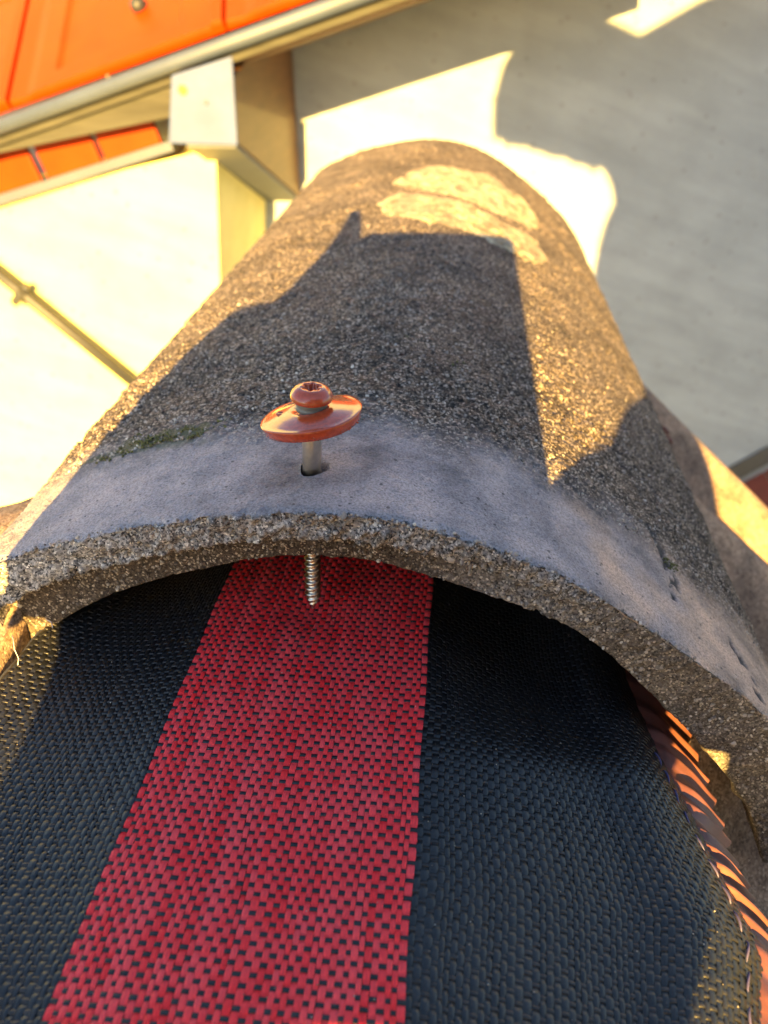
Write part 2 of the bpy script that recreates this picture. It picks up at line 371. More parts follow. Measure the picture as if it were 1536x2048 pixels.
# conduit clipped to the board
cd = tag(empty('conduit', tuple(atY(100, 625, YB_-30))), 'thin dark metal conduit running diagonally across the white board', 'pipe')
A_, B_ = atY(-300, 307, YB_-30), atY(430, 898, YB_-30)
MB().tube([tuple(A_), tuple(B_)], 14.0, 14).build('pipe', M_CONDUIT, cd, smooth=True)
kc = atY(42, 590, YB_-30); dv = (B_-A_)/np.linalg.norm(B_-A_); nv = np.array([-dv[2], 0, dv[0]])
MB().obox(kc, dv*9, (0, 20, 0), nv*17).obox(kc+nv*24, dv*8, (0, 8, 0), nv*9).obox(kc-nv*24, dv*8, (0, 8, 0), nv*7).build('clamp', M_CONDUIT, cd, bevel=1.5)

# lower roof and lead flashing at the foot of the wall on the right
fa = atY(1380, 1010, YW-5); fb = atY(1700, 840, YW-5); fv = (fb-fa)/np.linalg.norm(fb-fa); fn = np.array([-fv[2], 0, fv[0]])
low = tag(empty('lower_roof', tuple((fa+fb)/2)), 'dark red tiled lower roof with lead flashing, low on the wall at the right', 'roof')
MB().obox((fa+fb)/2+fn*28, fv*420, (0, 4, 0), fn*28).build('flashing', M_LEAD, low, bevel=1)
fd = np.array([0, -math.cos(.6), 0])-fn*math.sin(.6); ft = np.cross(fd, fv); ft = ft if ft[2] > 0 else -ft
for k in range(4):
    MB().obox(fa+fv*(k*120-60)+fd*160-fn*6+np.array([0, -12, 0]), fv*59, fd*155, ft*9).build('lower_roof_tile', M_LOWROOF, low, bevel=5)

# ------------------------------------------------------------------ concrete field tiles on the two slopes of the roof
def field_surface(x, Y, side):
    if side > 0:
        return -231.4-0.88*(x-135) + 30*(np.cos(2*np.pi*(Y-235)/155.)-1) - 6*(1-sstep(95, 150, Y))
    return -142-0.34*(-122-x) + 9*(np.cos(2*np.pi*(Y-208)/155.)-1)
def field_tile(side, Y0, x0, x1, drop, label):
    nx, ny = 60, 124
    xs = np.linspace(x0, x1, nx); ys = np.linspace(Y0+1.5, Y0+308.5, ny)
    X, Y = np.meshgrid(xs, ys, indexing='ij'); X = X.ravel(); Y = Y.ravel()
    Z = field_surface(X, Y, side)-drop
    P = np.c_[X, Y, Z]; Z = Z+0.9*vnoise(P, 4, 3)+0.8*vnoise(P, 1.6, 4)
    top = np.c_[X, Y, Z]; bot = np.c_[X, Y, Z-15]
    n = nx*ny; Q = np.r_[grid_quads(nx, ny), grid_quads(nx, ny, n, True)]
    I = np.arange(n).reshape(nx, ny)
    for e in (I[0], I[-1][::-1], I[:, 0][::-1], I[:, -1]):
        Q = np.r_[Q, np.stack([e[:-1], e[1:], e[1:]+n, e[:-1]+n], -1)]
    o = npmesh('roof_tile', np.r_[top, bot], Q, M_FIELD)
    me = o.data; bm = bmesh.new(); bm.from_mesh(me); bmesh.ops.recalc_face_normals(bm, faces=bm.faces); bm.to_mesh(me); bm.free()
    c = Vector((x0, Y0+155, float(field_surface(np.array([x0]), np.array([Y0+155]), side)[0])))*MM
    me.transform(Matrix.Translation(-c)); o.location = c
    tag(o, label, 'roof tile', 'concrete tiles on the roof slopes')
field_tile(1, 2-0.0, 84, 330, 0, 'brown wavy concrete roof tile beside the pleated terracotta flange at the lower right')
field_tile(1, 312, 92, 330, 0, 'wavy concrete roof tile with a sunlit patch, beyond the right side of the ridge tile')
field_tile(1, 2-0.0, 312, 570, 22, 'second-row concrete roof tile below the flanged tile on the right slope')
field_tile(1, 312, 312, 570, 22, 'second-row concrete roof tile furthest down the right slope')
field_tile(-1, -74, -420, -127, 0, 'sunlit concrete roof tile under the left foot of the ridge tile')
field_tile(-1, -384, -420, -127, 0, 'concrete roof tile on the left slope, nearest the camera side')

# ------------------------------------------------------------------ the ridge tile
ridge = tag(empty('ridge_tile', (-36, 160, -108)), 'weathered grey half-round concrete ridge tile with a lichen patch and a screw through it', 'ridge tile')
OUT = np.array([(-134, -136), (-128, -131.6), (-113, -125.2), (-102, -121.3), (-84, -116.2), (-63, -111.6), (-47, -109.1), (-33, -107.7), (-18, -108.3), (-4, -110.5), (8, -113.6), (21, -118.3), (31, -123.2), (42, -130), (57, -140.2), (73, -151.6), (84, -160.5), (96, -170.5), (110, -186), (121, -203.5), (129, -222), (134, -240)], float)
INN = np.array([(-127, -168), (-113.5, -157.3), (-98.8, -147.2), (-79.2, -139), (-57.7, -131.4), (-39, -127.6), (-22, -127.8), (-4, -131.2), (9.5, -133), (24, -135.5), (37, -141.5), (46, -149), (60, -163.3), (79.4, -184), (92, -200), (103, -216), (112, -240)], float)
def arc(P, n, k=0.03):
    s = np.r_[0, np.cumsum(np.hypot(*np.diff(P, axis=0).T))]; t = np.linspace(0, s[-1], n)
    x, z = np.interp(t, s, P[:, 0]), np.interp(t, s, P[:, 1])
    w = max(3, int(n*k))
    for _ in range(2):
        def sm(v):
            p = np.r_[2*v[0]-v[w:0:-1], v, 2*v[-1]-v[-2:-w-2:-1]]; return np.convolve(p, np.ones(2*w+1)/(2*w+1), 'valid')
        x, z = sm(x), sm(z)
    return np.c_[x, z]
NA = 640
O_, I_ = arc(OUT, NA), arc(INN, NA)
Y0, Y1 = 160.5, 788.0
ytop = np.r_[np.arange(Y0, 300, 0.5), np.geomspace(300, Y1, 330)][::-1]
u_ = np.linspace(0, 1, NA)
rows = []; kinds = []
HOLE = (-36.6, 182.5)
for y in ytop: rows.append((0.0, y, 0)); kinds.append((y, 0))
stepd = 7.5*(1-sstep(-6, 40, O_[:, 0]))
NF = 28
V = []; FA = []; IN = []
def ring(t, y): return np.c_[O_[:, 0]*(1-t)+I_[:, 0]*t, np.broadcast_to(y, NA), O_[:, 1]*(1-t)+I_[:, 1]*t]
for y in ytop: V.append(ring(0, y)); FA.append(np.zeros(NA)); IN.append(np.zeros(NA))
split = 0.44
for t in np.linspace(0.03, split, 15): V.append(ring(t, Y0-0.3*math.sin(math.pi*t/split))); FA.append(np.ones(NA)); IN.append(np.zeros(NA))
for f_ in (0.33, 0.7, 1.0): V.append(ring(split+0.02*f_, Y0+stepd*f_)); FA.append(np.ones(NA)); IN.append(np.full(NA, f_)*(stepd > .3))
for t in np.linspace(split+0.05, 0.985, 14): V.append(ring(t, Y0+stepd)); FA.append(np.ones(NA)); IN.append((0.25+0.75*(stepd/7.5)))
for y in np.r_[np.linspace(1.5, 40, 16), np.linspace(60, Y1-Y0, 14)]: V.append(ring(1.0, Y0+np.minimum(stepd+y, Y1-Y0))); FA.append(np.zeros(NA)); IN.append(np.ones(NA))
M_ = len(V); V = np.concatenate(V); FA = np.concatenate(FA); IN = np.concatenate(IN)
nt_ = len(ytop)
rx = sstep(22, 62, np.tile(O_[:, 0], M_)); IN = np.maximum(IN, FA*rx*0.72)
# outward directions for displacement
tx = np.gradient(O_[:, 0]); tz = np.gradient(O_[:, 1]); ln = np.hypot(tx, tz); nrm = np.c_[-tz/ln, np.zeros(NA), tx/ln]
Nn = np.zeros((M_, NA, 3)); Nn[:nt_] = nrm; Nn[nt_:] = (0, -1, 0); Nn[nt_+15+3+14:] = -nrm
Nn = Nn.reshape(-1, 3)
yv = V[:, 1]; wob = 11*vnoise(np.c_[V[:, 0], V[:, 2], 0*yv], 28, 11)+9*vnoise(V, 9, 12)+7*vnoise(V, 3, 17)
collar = (1-sstep(188, 226, yv+wob))*(1-FA)*(1-IN)
topm = (1-FA)*(1-IN)
moss = topm*sstep(0.16, 0.34, vnoise(V, 7, 21)+0.45*np.exp(-((yv-214-wob)/5)**2)*(sstep(-130, -95, V[:, 0])*(1-sstep(-80, -60, V[:, 0])))*2.0-0.12+0.02*0)
moss = 0.75*moss*np.exp(-((yv-213)/9)**2)*(1-sstep(-66, -50, V[:, 0]))
def inpoly(x, y, poly):
    r = np.zeros(len(x), bool); p = np.array(poly, float)
    for (xa, ya), (xb, yb) in zip(p, np.roll(p, -1, 0)):
        c = ((ya > y) != (yb > y)) & (x < (xb-xa)*(y-ya)/(yb-ya+1e-9)+xa); r ^= c
    return r
jx = V[:, 0]+4*vnoise(V, 9, 31)+3*vnoise(V, 4, 33); jy = yv+8*vnoise(V, 14, 32)+6*vnoise(V, 5, 34)
L1 = [(-48, 581), (-35, 633), (-9, 656), (23, 669), (51, 673), (62, 614), (49, 569), (28, 550), (-6, 549), (-37, 560)]
L2 = [(-53, 519), (-40, 547), (-6, 540), (27, 530), (51, 549), (57, 508), (40, 464), (25, 462), (4, 464), (-20, 468), (-44, 485)]
lich = (inpoly(jx, jy, L1) | inpoly(jx, jy, L2)).astype(float)*topm
lich *= 0.55+0.45*sstep(-0.2, 0.1, vnoise(V*[1, .4, 1], 8, 35))
for rr_ in range(1): pass
crk = np.zeros(len(V))
for (xa, ya), (xb, yb) in (((69, 222), (73, 197)), ((73, 197), (70, 184)), ((90, 190), (96, 168))):
    px_, py_ = V[:, 0]+2*vnoise(V, 5, 41), yv+2*vnoise(V, 5, 42)
    t = np.clip(((px_-xa)*(xb-xa)+(py_-ya)*(yb-ya))/((xb-xa)**2+(yb-ya)**2), 0, 1)
    dd = np.hypot(px_-xa-t*(xb-xa), py_-ya-t*(yb-ya)); crk = np.maximum(crk, (1-sstep(0.8, 2.2, dd))*topm*(vnoise(V, 3, 44) > -.15))
bounce_tan = sstep(-0.35, 0.35, vnoise(V, 22, 25)+0.5*vnoise(V, 8, 26)+(V[:, 0]-58)/55)*topm  # warm bounce light put into the colour: tan growing towards the right flank
# relief
stepd_flat = np.tile(stepd, M_)
D = np.zeros(len(V))
rough = topm*(1-collar)
D += rough*(1.3*vnoise(V, 6, 1)+0.75*vnoise(V, 2.2, 2)+0.6*vnoise(V, 1.1, 3))*(0.45+1.1*sstep(-0.25, 0.25, vnoise(V, 30, 19))) - rough*0.7*np.maximum(0, vnoise(V, 1.7, 5)-0.12)*4
D += rough*0.9
D += collar*(0.7*vnoise(V, 12, 6)+0.35*vnoise(V, 1.3, 7))
D += FA*(1-IN)*(2.5*vnoise(V, 2.4, 8)+1.9*vnoise(V, 1.1, 9)+1.6*vnoise(V, 9, 10)) + FA*IN*(1.0*vnoise(V, 1.3, 8)+0.9*vnoise(V, 6, 9))
D += IN*(1-FA)*0.8*vnoise(V, 2.5, 9)+lich*0.7-crk*0.7-0.3*moss
edge = topm*np.exp(-((yv-Y0)/1.6)**2)
D += edge*(-0.7+1.8*vnoise(V, 3.0, 13)+1.2*vnoise(V, 11, 14))
D += (IN*(1-FA))*np.exp(-((yv-Y0-stepd_flat-2)/4)**2)*(2.4*vnoise(V, 9, 15)+1.2*vnoise(V, 3, 18))
V = V+Nn*D[:, None]
V[:, 1] += edge*1.6*vnoise(V, 4, 16)
Q = grid_quads(M_, NA)
# drilled hole: cut, snap and give it a wall
hd = np.hypot(V[:, 0]-HOLE[0], (V[:, 1]-HOLE[1])); istop = np.arange(len(V)) < nt_*NA
hr = 4.1+0.5*np.sin(3*np.arctan2(V[:, 1]-HOLE[1], V[:, 0]-HOLE[0])+1.0)
inside = (hd < hr) & istop
qi = inside[Q]; kill = qi.any(1); keep = Q[~kill]
bverts = np.unique(Q[kill & ~qi.all(1)]); bverts = bverts[~inside[bverts]]
def hole_wall(keepQ, V):
    K = Q[kill]; e = np.sort(np.concatenate([K[:, [0, 1]], K[:, [1, 2]], K[:, [2, 3]], K[:, [3, 0]]]), 1)
    uq, ct = np.unique(e, axis=0, return_counts=True); be = uq[ct == 1]
    vs = np.unique(be); 
    th_ = np.arctan2(V[vs, 1]-HOLE[1], V[vs, 0]-HOLE[0]); r_ = 4.1+0.45*np.sin(3*th_+1.0)
    V[vs, 0] = HOLE[0]+r_*np.cos(th_); V[vs, 1] = HOLE[1]+r_*np.sin(th_)
    idx = {int(v): len(V)+i for i, v in enumerate(vs)}
    low_ = V[vs].copy(); low_[:, 2] -= 14.5
    mid_ = V[vs].copy()
    V2 = np.r_[V, low_]
    return np.array([[a_, b_, idx[int(b_)], idx[int(a_)]] for a_, b_ in be]), V2, len(vs)
WQ, V, nw = hole_wall(keep, V)
Q = np.r_[keep, WQ]
ex = lambda A, v=0.0: np.r_[A, np.full(nw, v)]
FA, IN, collar, moss, lich, crk = ex(FA), ex(IN), ex(collar, 1.0), ex(moss), ex(lich), ex(crk)
# leg caps (both feet) and the far end
base = len(V); extra = []; eq = []
ys = ytop[::6]
for side in (0, NA-1):
    o0 = base+sum(len(e) for e in extra)
    a1 = np.c_[np.full(len(ys), O_[side, 0]), ys, np.full(len(ys), O_[side, 1])]; a2 = np.c_[np.full(len(ys), I_[side, 0]), ys, np.full(len(ys), I_[side, 1])]
    extra.append(np.r_[a1, a2]); k = np.arange(len(ys)-1)
    eq.append(np.stack([o0+k, o0+k+1, o0+k+1+len(ys), o0+k+len(ys)], -1))
o0 = base+sum(len(e) for e in extra)
extra.append(np.r_[ring(0, Y1), ring(1, Y1)]); k = np.arange(NA-1); eq.append(np.stack([o0+k, o0+k+1, o0+k+1+NA, o0+k+NA], -1))
extra = np.concatenate(extra); ne = len(extra); V = np.r_[V, extra]; Q = np.r_[Q, np.concatenate(eq)]
exn = lambda A, v=0.0: np.r_[A, np.full(ne, v)]
body = npmesh('tile_body', V, Q, M_TILE, ridge, True, dict(face=exn(FA, 1.0), inner=exn(IN), bounce_tan=exn(ex(bounce_tan)), collar=exn(collar), moss=exn(moss), lichen=exn(lich), crack=exn(crk)))
del V, Q, D, Nn
# pebbles and sand grains standing out of the broken end and the weathered top
def grains(name, pts, sizes, m, parent, kind='stuff'):
    bm = bmesh.new(); bmesh.ops.create_icosphere(bm, subdivisions=1, radius=1); bm.verts.ensure_lookup_table()
    bv = np.array([v.co[:] for v in bm.verts]); bf = np.array([[v.index for v in f.verts] for f in bm.faces]); bm.free()
    n = len(pts); k = len(bv)
    ax = RNG.normal(size=(n, 3, 3)); ax = np.linalg.qr(ax)[0]
    sc = sizes[:, None]*RNG.uniform(0.6, 1.25, (n, 3))
    jit = bv[None]*RNG.uniform(0.8, 1.2, (n, k, 1))
    W = np.einsum('nij,nkj->nki', ax, jit*sc[:, None, :])+pts[:, None, :]
    F = (bf[None]+(np.arange(n)*k)[:, None, None]).reshape(-1, 3)
    o = npmesh(name, W.reshape(-1, 3), F, m, parent, False, dict(var=np.repeat(RNG.uniform(0, 1, n)**1.3, k)))
    tag(o, kind=kind); return o
n1 = 2600; ii = RNG.integers(4, NA-4, n1); tt = RNG.uniform(0.0, 1.0, n1)**1.2*0.98
fp = np.c_[O_[ii, 0]*(1-tt)+I_[ii, 0]*tt, Y0+np.where(tt > split, stepd[ii], 0)+0.1, O_[ii, 1]*(1-tt)+I_[ii, 1]*tt]
s1 = RNG.uniform(0.22, 0.62, n1); s1[:60] *= 2.0
n2 = 4200; ii = RNG.integers(20, NA-40, n2); yy = 208+RNG.exponential(85, n2); yy = np.where(yy > 700, 300, yy)
tp = np.c_[O_[ii, 0], yy, O_[ii, 1]+0.5]; s2 = RNG.uniform(0.25, 0.7, n2)
grains('sand_grain', np.r_[fp, tp], np.r_[s1, s2], M_GRAIN, ridge)
# crumbs of moss lying in the weathered band
mp_ = np.array([(-100, 214), (-96, 213), (-91, 216), (-88, 213), (-84, 215), (74, 205), (75, 206), (73, 203.5), (2, 268), (-18, 284)], float)
pts = []
mp_ = np.r_[mp_, np.c_[RNG.uniform(-112, -70, 16), 213+RNG.normal(size=16)*3.5]]
for x, y in mp_:
    for _ in range(9):
        xx = x+RNG.normal()*1.4; pts.append((xx, y+RNG.normal()*1.4, np.interp(xx, O_[:, 0], O_[:, 1])+0.6+RNG.uniform(0, .6)))
grains('moss_tuft', np.array(pts), RNG.uniform(0.2, 0.6, len(pts)), M_MOSS, ridge)

# ------------------------------------------------------------------ the screw
tip = Vector((-39.5, 182.5, -159.6)); hd_ = Vector((-36.0, 182.5, -86.0))
axis = (hd_-tip).normalized(); wc = tip+axis*67.2
scr = tag(empty('screw', tuple(tip)), 'red-brown headed steel screw with a domed washer, half driven through the ridge tile', 'screw')
Ms = Matrix.Translation(wc*MM) @ axis.to_track_quat('Z', 'Y').to_matrix().to_4x4()
Mw = Matrix.Translation(wc*MM) @ Matrix.Rotation(math.radians(-9), 4, 'Y') @ Matrix.Rotation(math.radians(-5), 4, 'X')
def wob_lathe(mb, prof, n, M, f):
    rings = []
    for r, h in prof:
        rings.append([mb.bm.verts.new(M @ (Vector(((r+f(k*2*math.pi/n, r)[0])*math.cos(k*2*math.pi/n), (r+f(k*2*math.pi/n, r)[0])*math.sin(k*2*math.pi/n), h+f(k*2*math.pi/n, r)[1]))*MM)) for k in range(n)])
    for A, B in zip(rings, rings[1:]):
        for k in range(n): mb.bm.faces.new([A[k], A[(k+1) % n], B[(k+1) % n], B[k]])
def wf(a_, r):
    e = max(0, r-9)/4.5
    return (0.25*math.sin(2*a_+.6)*e, e*(0.22*math.sin(3*a_+1)+0.55*math.exp(-((a_-0.95)/0.28)**2)))
mb = MB(); wob_lathe(mb, [(3.0, 1.6), (4.2, 2.3), (5.2, 2.6), (6.5, 2.45), (9, 1.9), (11.5, 1.15), (12.9, 0.75), (13.45, 0.8), (13.6, 0.5), (13.4, 0.0), (13.0, -1.2), (12.6, -2.2), (12.1, -2.3), (11.6, -1.0), (9, 0.2), (3.0, 0.9)], 72, Mw, wf)
wsh = mb.build('washer', M_PAINT, scr, smooth=True)
# drips of paint on the rim, one blister on the dome
pts = []; 
for k in range(46):
    a_ = RNG.uniform(-1.9, 0.1) if k < 34 else RNG.uniform(-3.0, 0.2); pts.append(Mw @ (Vector((12.75*math.cos(a_), 12.75*math.sin(a_), RNG.uniform(-2.2, -0.6)))*MM)/MM)
grains('paint_drip', np.array([p[:] for p in pts]), RNG.uniform(0.12, 0.32, len(pts)), M_PAINT, wsh, None)
bl = Mw @ Vector((-7.6*MM, -1.2*MM, 2.15*MM))
MB().lathe([(1.35, -0.25), (1.25, 0.12), (1.0, 0.2), (0.8, 0.05), (0.05, 0.02)], 20, Matrix.Translation(bl) @ Matrix.Diagonal((1.2, 0.8, 1, 1))).build('paint_blister', M_PAINT, wsh, smooth=True)
MB().lathe([(3.2, 2.0), (4.3, 2.3), (4.35, 3.2), (4.0, 3.5), (4.35, 3.9), (4.3, 5.2), (3.0, 5.2)], 40, Ms).build('gasket', M_GASKET, scr, smooth=True)
# chip of bare zinc on the collar
zc = Ms @ Vector((4.6*MM, -1.6*MM, 3.4*MM))
MB().obox((0, 0, 0), (0.9, 0.3, 0), (-0.2, 0.9, 0.1), (0.1, 0, 1.2)).build('bare_metal_chip', M_PAINTED_CHIP, scr, bevel=0.2).matrix_world = Matrix.Translation(zc)
# pan head with a six-lobed recess
mb = MB(); n = 72; rings = []
def lobe(a_): return 2.15+0.42*math.cos(6*a_)
for r, h, lb in [(3.2, 4.9, 0), (5.0, 5.0, 0), (5.5, 5.25, 0), (5.72, 5.8, 0), (5.6, 6.5, 0), (5.2, 7.3, 0), (4.5, 8.0, 0), (3.7, 8.45, 0), (3.1, 8.6, 0), (0, 8.62, 1.08), (0, 8.45, 1.0), (0, 6.7, 0.95), (0, 6.5, 0.5), (0, 6.45, 0.02)]:
    rings.append([mb.bm.verts.new(Ms @ (Vector((((lobe(a_)*lb) if lb else r)*math.cos(a_), ((lobe(a_)*lb) if lb else r)*math.sin(a_), h))*MM)) for a_ in [k*2*math.pi/n for k in range(n)]])
for A, B in zip(rings, rings[1:]):
    for k in range(n): mb.bm.faces.new([A[k], A[(k+1) % n], B[(k+1) % n], B[k]])
mb.build('screw_head', M_PAINT, scr, smooth=True)
MB().lathe([(2.62, -27), (2.62, -20), (2.66, -2), (2.66, 2.4)], 40, Ms).build('shank', M_STEEL, scr, smooth=True)
# helical thread
mb = MB(); n = 28; pitch = 2.25; z0, z1 = -67.0, -24.0; per = 9; m = int((z1-z0)/pitch*per); rings = []
for j in range(m+1):
    h = z0+(z1-z0)*j/m; ring_ = []
    for k in range(n):
        ph = ((h-z0)/pitch - k/n) % 1.0; tri = max(0.0, 1-abs(ph-0.5)/0.30)
        r = 1.6+1.0*tri; r *= min(1.0, 0.25+(h-z0)/7.0)
        a_ = k*2*math.pi/n; ring_.append(mb.bm.verts.new(Ms @ (Vector((r*math.cos(a_), r*math.sin(a_), h))*MM)))
    rings.append(ring_)
for A, B in zip(rings, rings[1:]):
    for k in range(n): mb.bm.faces.new([A[k], A[(k+1) % n], B[(k+1) % n], B[k]])
mb.bm.faces.new(rings[0][::-1]); mb.build('thread', M_STEEL, scr, smooth=True)

# ------------------------------------------------------------------ ridge membrane: woven cloth over the ridge
memb = tag(empty('ridge_membrane', (-36.5, 150, -160)), 'black woven ridge membrane with a red centre stripe, under the ridge tile', 'membrane')
XL, XR = -70.5, -2.5
def right_edge(Y): return np.interp(Y, [40, 83, 98, 111, 125, 154, 184, 230, 400], [66, 73.5, 77.2, 75.2, 72.6, 67.4, 62.5, 60, 58])
def left_edge(Y): return np.interp(Y, [40, 110, 147, 163, 178, 190, 230, 400], [-126, -125, -124, -121.3, -116, -111, -103, -100])
def surf(X, Y):
    """height of the cloth, X and Y in mm"""
    X = np.asarray(X, float); Y = np.asarray(Y, float)
    xe = right_edge(Y); xl = left_edge(Y)
    z = np.full(np.broadcast(X, Y).shape, -159.8)
    r = np.clip((X-XR)/(xe-XR), 0, 1.3)
    z = z - 20.5*r**1.25 - 3.0*np.sin(np.pi*np.clip(r*1.35, 0, 1))*sstep(110, 190, Y) + 3.2*np.exp(-((r-0.80)/0.13)**2)
    z = z - 9.0*sstep(0.88, 1.15, r)
    z = z - 5.5*np.sin(np.pi*np.clip(r*1.12, 0, 1))*sstep(136, 168, Y-9*r) + 1.8*np.exp(-((Y-9*r-131)/9)**2)*np.sin(np.pi*np.clip(r, 0, 1))
    l = np.clip((XL-X)/(XL-xl), 0, 1.3)
    z = z - 3.2*np.sin(np.pi*np.clip(l, 0, 1))-3.0*l + 1.5*sstep(0.75, 1.0, l)*sstep(125, 165, Y)
    z = z + 0.9*np.sin(Y/17.+X/40.)*(0.3+r+l) + 0.7*np.sin(X/13.-Y/29.)*np.clip(r+l, 0, 1)
    # a shallow dent where the screw tip presses
    z = z - 1.6*np.exp(-(((X+39.5)/9)**2+((Y-182)/9)**2))
    return z
YA, YB = 34.0, 232.0
PV = 2.05
def frame(X, Y, e=0.4):
    z = surf(X, Y); dx = (surf(X+e, Y)-surf(X-e, Y))/(2*e); dy = (surf(X, Y+e)-surf(X, Y-e))/(2*e)
    n = np.stack([-dx, -dy, np.ones_like(dx)], -1); n /= np.linalg.norm(n, axis=-1, keepdims=True); return np.stack([X, Y, z], -1), n
# warp columns (run along the ridge), uneven in width
cols = [0.0]
while cols[-1] < 1: cols.append(cols[-1]+1)
wl = []; x = XL
def widths(L, p=1.42):
    n = int(round(L/p)); w = RNG.uniform(0.76, 1.26, n); return w*L/w.sum()
wr = widths(XR-XL); wlft = widths(54.0); wrt = widths(78.0)
uu = []; colr = []
x = XL
for w in wlft: uu.append((x-w/2, w)); colr.append(0); x -= w
x = XL
for w in wr: uu.append((x+w/2, w)); colr.append(1); x += w
for w in wrt: uu.append((x+w/2, w)); colr.append(2); x += w
order = np.argsort([u[0] for u in uu]); uu = [uu[i] for i in order]; colr = [colr[i] for i in order]
NW = len(uu); NR = int((YB-YA)/PV)
UC = np.array([u[0] for u in uu]); UW = np.array([u[1] for u in uu])
def warpX(u, Y):
    """cloth coordinate -> X: the side panels stretch a little to follow their edges"""
    Y = np.asarray(Y, float); u = np.asarray(u, float)
    kr = (right_edge(Y)+3-XR)/78.0; kl = (left_edge(Y)-1-XL)/(-54.0)
    return np.where(u > XR, XR+(u-XR)*kr, np.where(u < XL, XL+(u-XL)*kl, u)) + 0.25*np.sin(Y/7.3+u/9.)
AMP = 0.125
SEG = 8
tY = np.linspace(YA, YB, NR*SEG//1+1)
def ribbon_mesh(name, sel, m):
    V = []; Q = []; var = []; off = 0
    prof = np.array([(-0.525, -0.07), (-0.44, 0.03), (0.0, 0.05), (0.44, 0.03), (0.525, -0.07)])
    nY = len(tY)
    for j in sel:
        ph = (tY-YA)/PV; wig = np.cos(np.pi*ph+np.pi*j)
        wig = np.sign(wig)*np.abs(wig)**0.40
        wloc = UW[j]*(0.97+0.05*np.sin(tY/11+j))
        uc = UC[j]+0.05*np.sin(tY/5.+j*1.7)
        X = warpX(uc[:, None]+prof[None, :, 0]*wloc[:, None]*1.0, tY[:, None]); Yg = np.broadcast_to(tY[:, None], X.shape)
        P, n = frame(X, Yg)
        P = P+n*(AMP*wig[:, None]+prof[None, :, 1]+0.08*math.sin(j*5.1))[..., None]
        V.append(P.reshape(-1, 3)); Q.append(grid_quads(nY, 5, off, True)); off += nY*5
        var.append(np.repeat(np.clip(RNG.uniform(0.1, 0.9)+0.9*vnoise(np.c_[tY, 0*tY+j*3.3, 0*tY], 6, 71)+0.5*vnoise(np.c_[tY, 0*tY+j*1.3, 0*tY], 1.5, 72), 0, 1), 5))
    o = npmesh(name, np.concatenate(V), np.concatenate(Q), m, memb, True, dict(var=np.concatenate(var)))
    return o
tag(ribbon_mesh('red_strip', [j for j in range(NW) if colr[j] == 1], M_RED), 'red centre stripe of flat woven tape yarns', kind='stuff')
tag(ribbon_mesh('black_panel', [j for j in range(NW) if colr[j] == 0], M_BLACK), 'black woven panel left of the red stripe', kind='stuff')
tag(ribbon_mesh('black_panel', [j for j in range(NW) if colr[j] == 2], M_BLACK), 'black woven panel right of the red stripe', kind='stuff')
# weft
V = []; Q = []; var = []; off = 0
us = []
for j in range(NW): us += [UC[j]-UW[j]*0.5, UC[j]-UW[j]*0.3, UC[j], UC[j]+UW[j]*0.3]
us = np.array(us); js = np.repeat(np.arange(NW), 4)
prof = np.array([(-0.5, -0.10), (-0.36, 0.06), (0.36, 0.06), (0.5, -0.10)])
base_w = np.tile([0.0, 0.85, 1.0, 0.85], NW)
for i in range(NR+1):
    y = YA+i*PV
    wig = -np.cos(np.pi*i+np.pi*js)*base_w
    X = warpX(us[:, None], np.full((1, 4), y))+0*prof[None, :, 0]; ww = 0.98*RNG.uniform(0.85, 1.12)
    Yg = y+prof[None, :, 0]*ww+0.06*np.sin(us[:, None]/6+i)+0*X
    P, n = frame(X, Yg); P = P+n*((AMP*0.9)*wig[:, None]+prof[None, :, 1])[..., None]
    V.append(P.reshape(-1, 3)); Q.append(grid_quads(len(us), 4, off)); off += len(us)*4; var.append(np.full(len(us)*4, RNG.uniform(0, 1)))
tag(npmesh('weft_yarn', np.concatenate(V), np.concatenate(Q), M_WEFT, memb, True, dict(var=np.concatenate(var))), kind='stuff')
# dark non-woven backing, running on under the tile
gx = np.linspace(-54, 78, 90); gy = np.r_[np.linspace(YA, YB, 90), np.linspace(YB+6, 620, 30)]
uG = np.where(gx < 0, XL+gx, XR+(gx))
uG = np.r_[np.linspace(XL-53.6, XL, 40), np.linspace(XL+1, XR-1, 10), np.linspace(XR, XR+77.6, 50)]
Xg = warpX(uG[:, None], gy[None, :]); Yg = np.broadcast_to(gy[None, :], Xg.shape)
Pb, nb = frame(Xg, Yg); Pb = Pb-nb*1.05
npmesh('backing', Pb.reshape(-1, 3), grid_quads(len(uG), len(gy)), M_BACK, memb)
# lilac stitches just inside the right edge
def onr(Y, inset): 
    X = float(right_edge(Y))-inset; return Vector((X, Y, float(surf(np.array(X), np.array(float(Y))))))
y = 60.0; kst = 0
while y < 150:
    L = 5.2
    pts = []
    for q in range(6):
        f_ = q/5; p = onr(y+L*f_, 3.6-0.25*math.sin(kst)); p.z += -0.1+0.75*math.sin(math.pi*min(1, max(0, f_)))**0.5
        p.x += 0.35*math.sin(f_*3+kst); pts.append(tuple(p))
    MB().tube(pts, [0.15, .28, .33, .33, .28, .15], 8).build('stitch', M_THREAD, memb, smooth=True)
    y += L+1.6; kst += 1
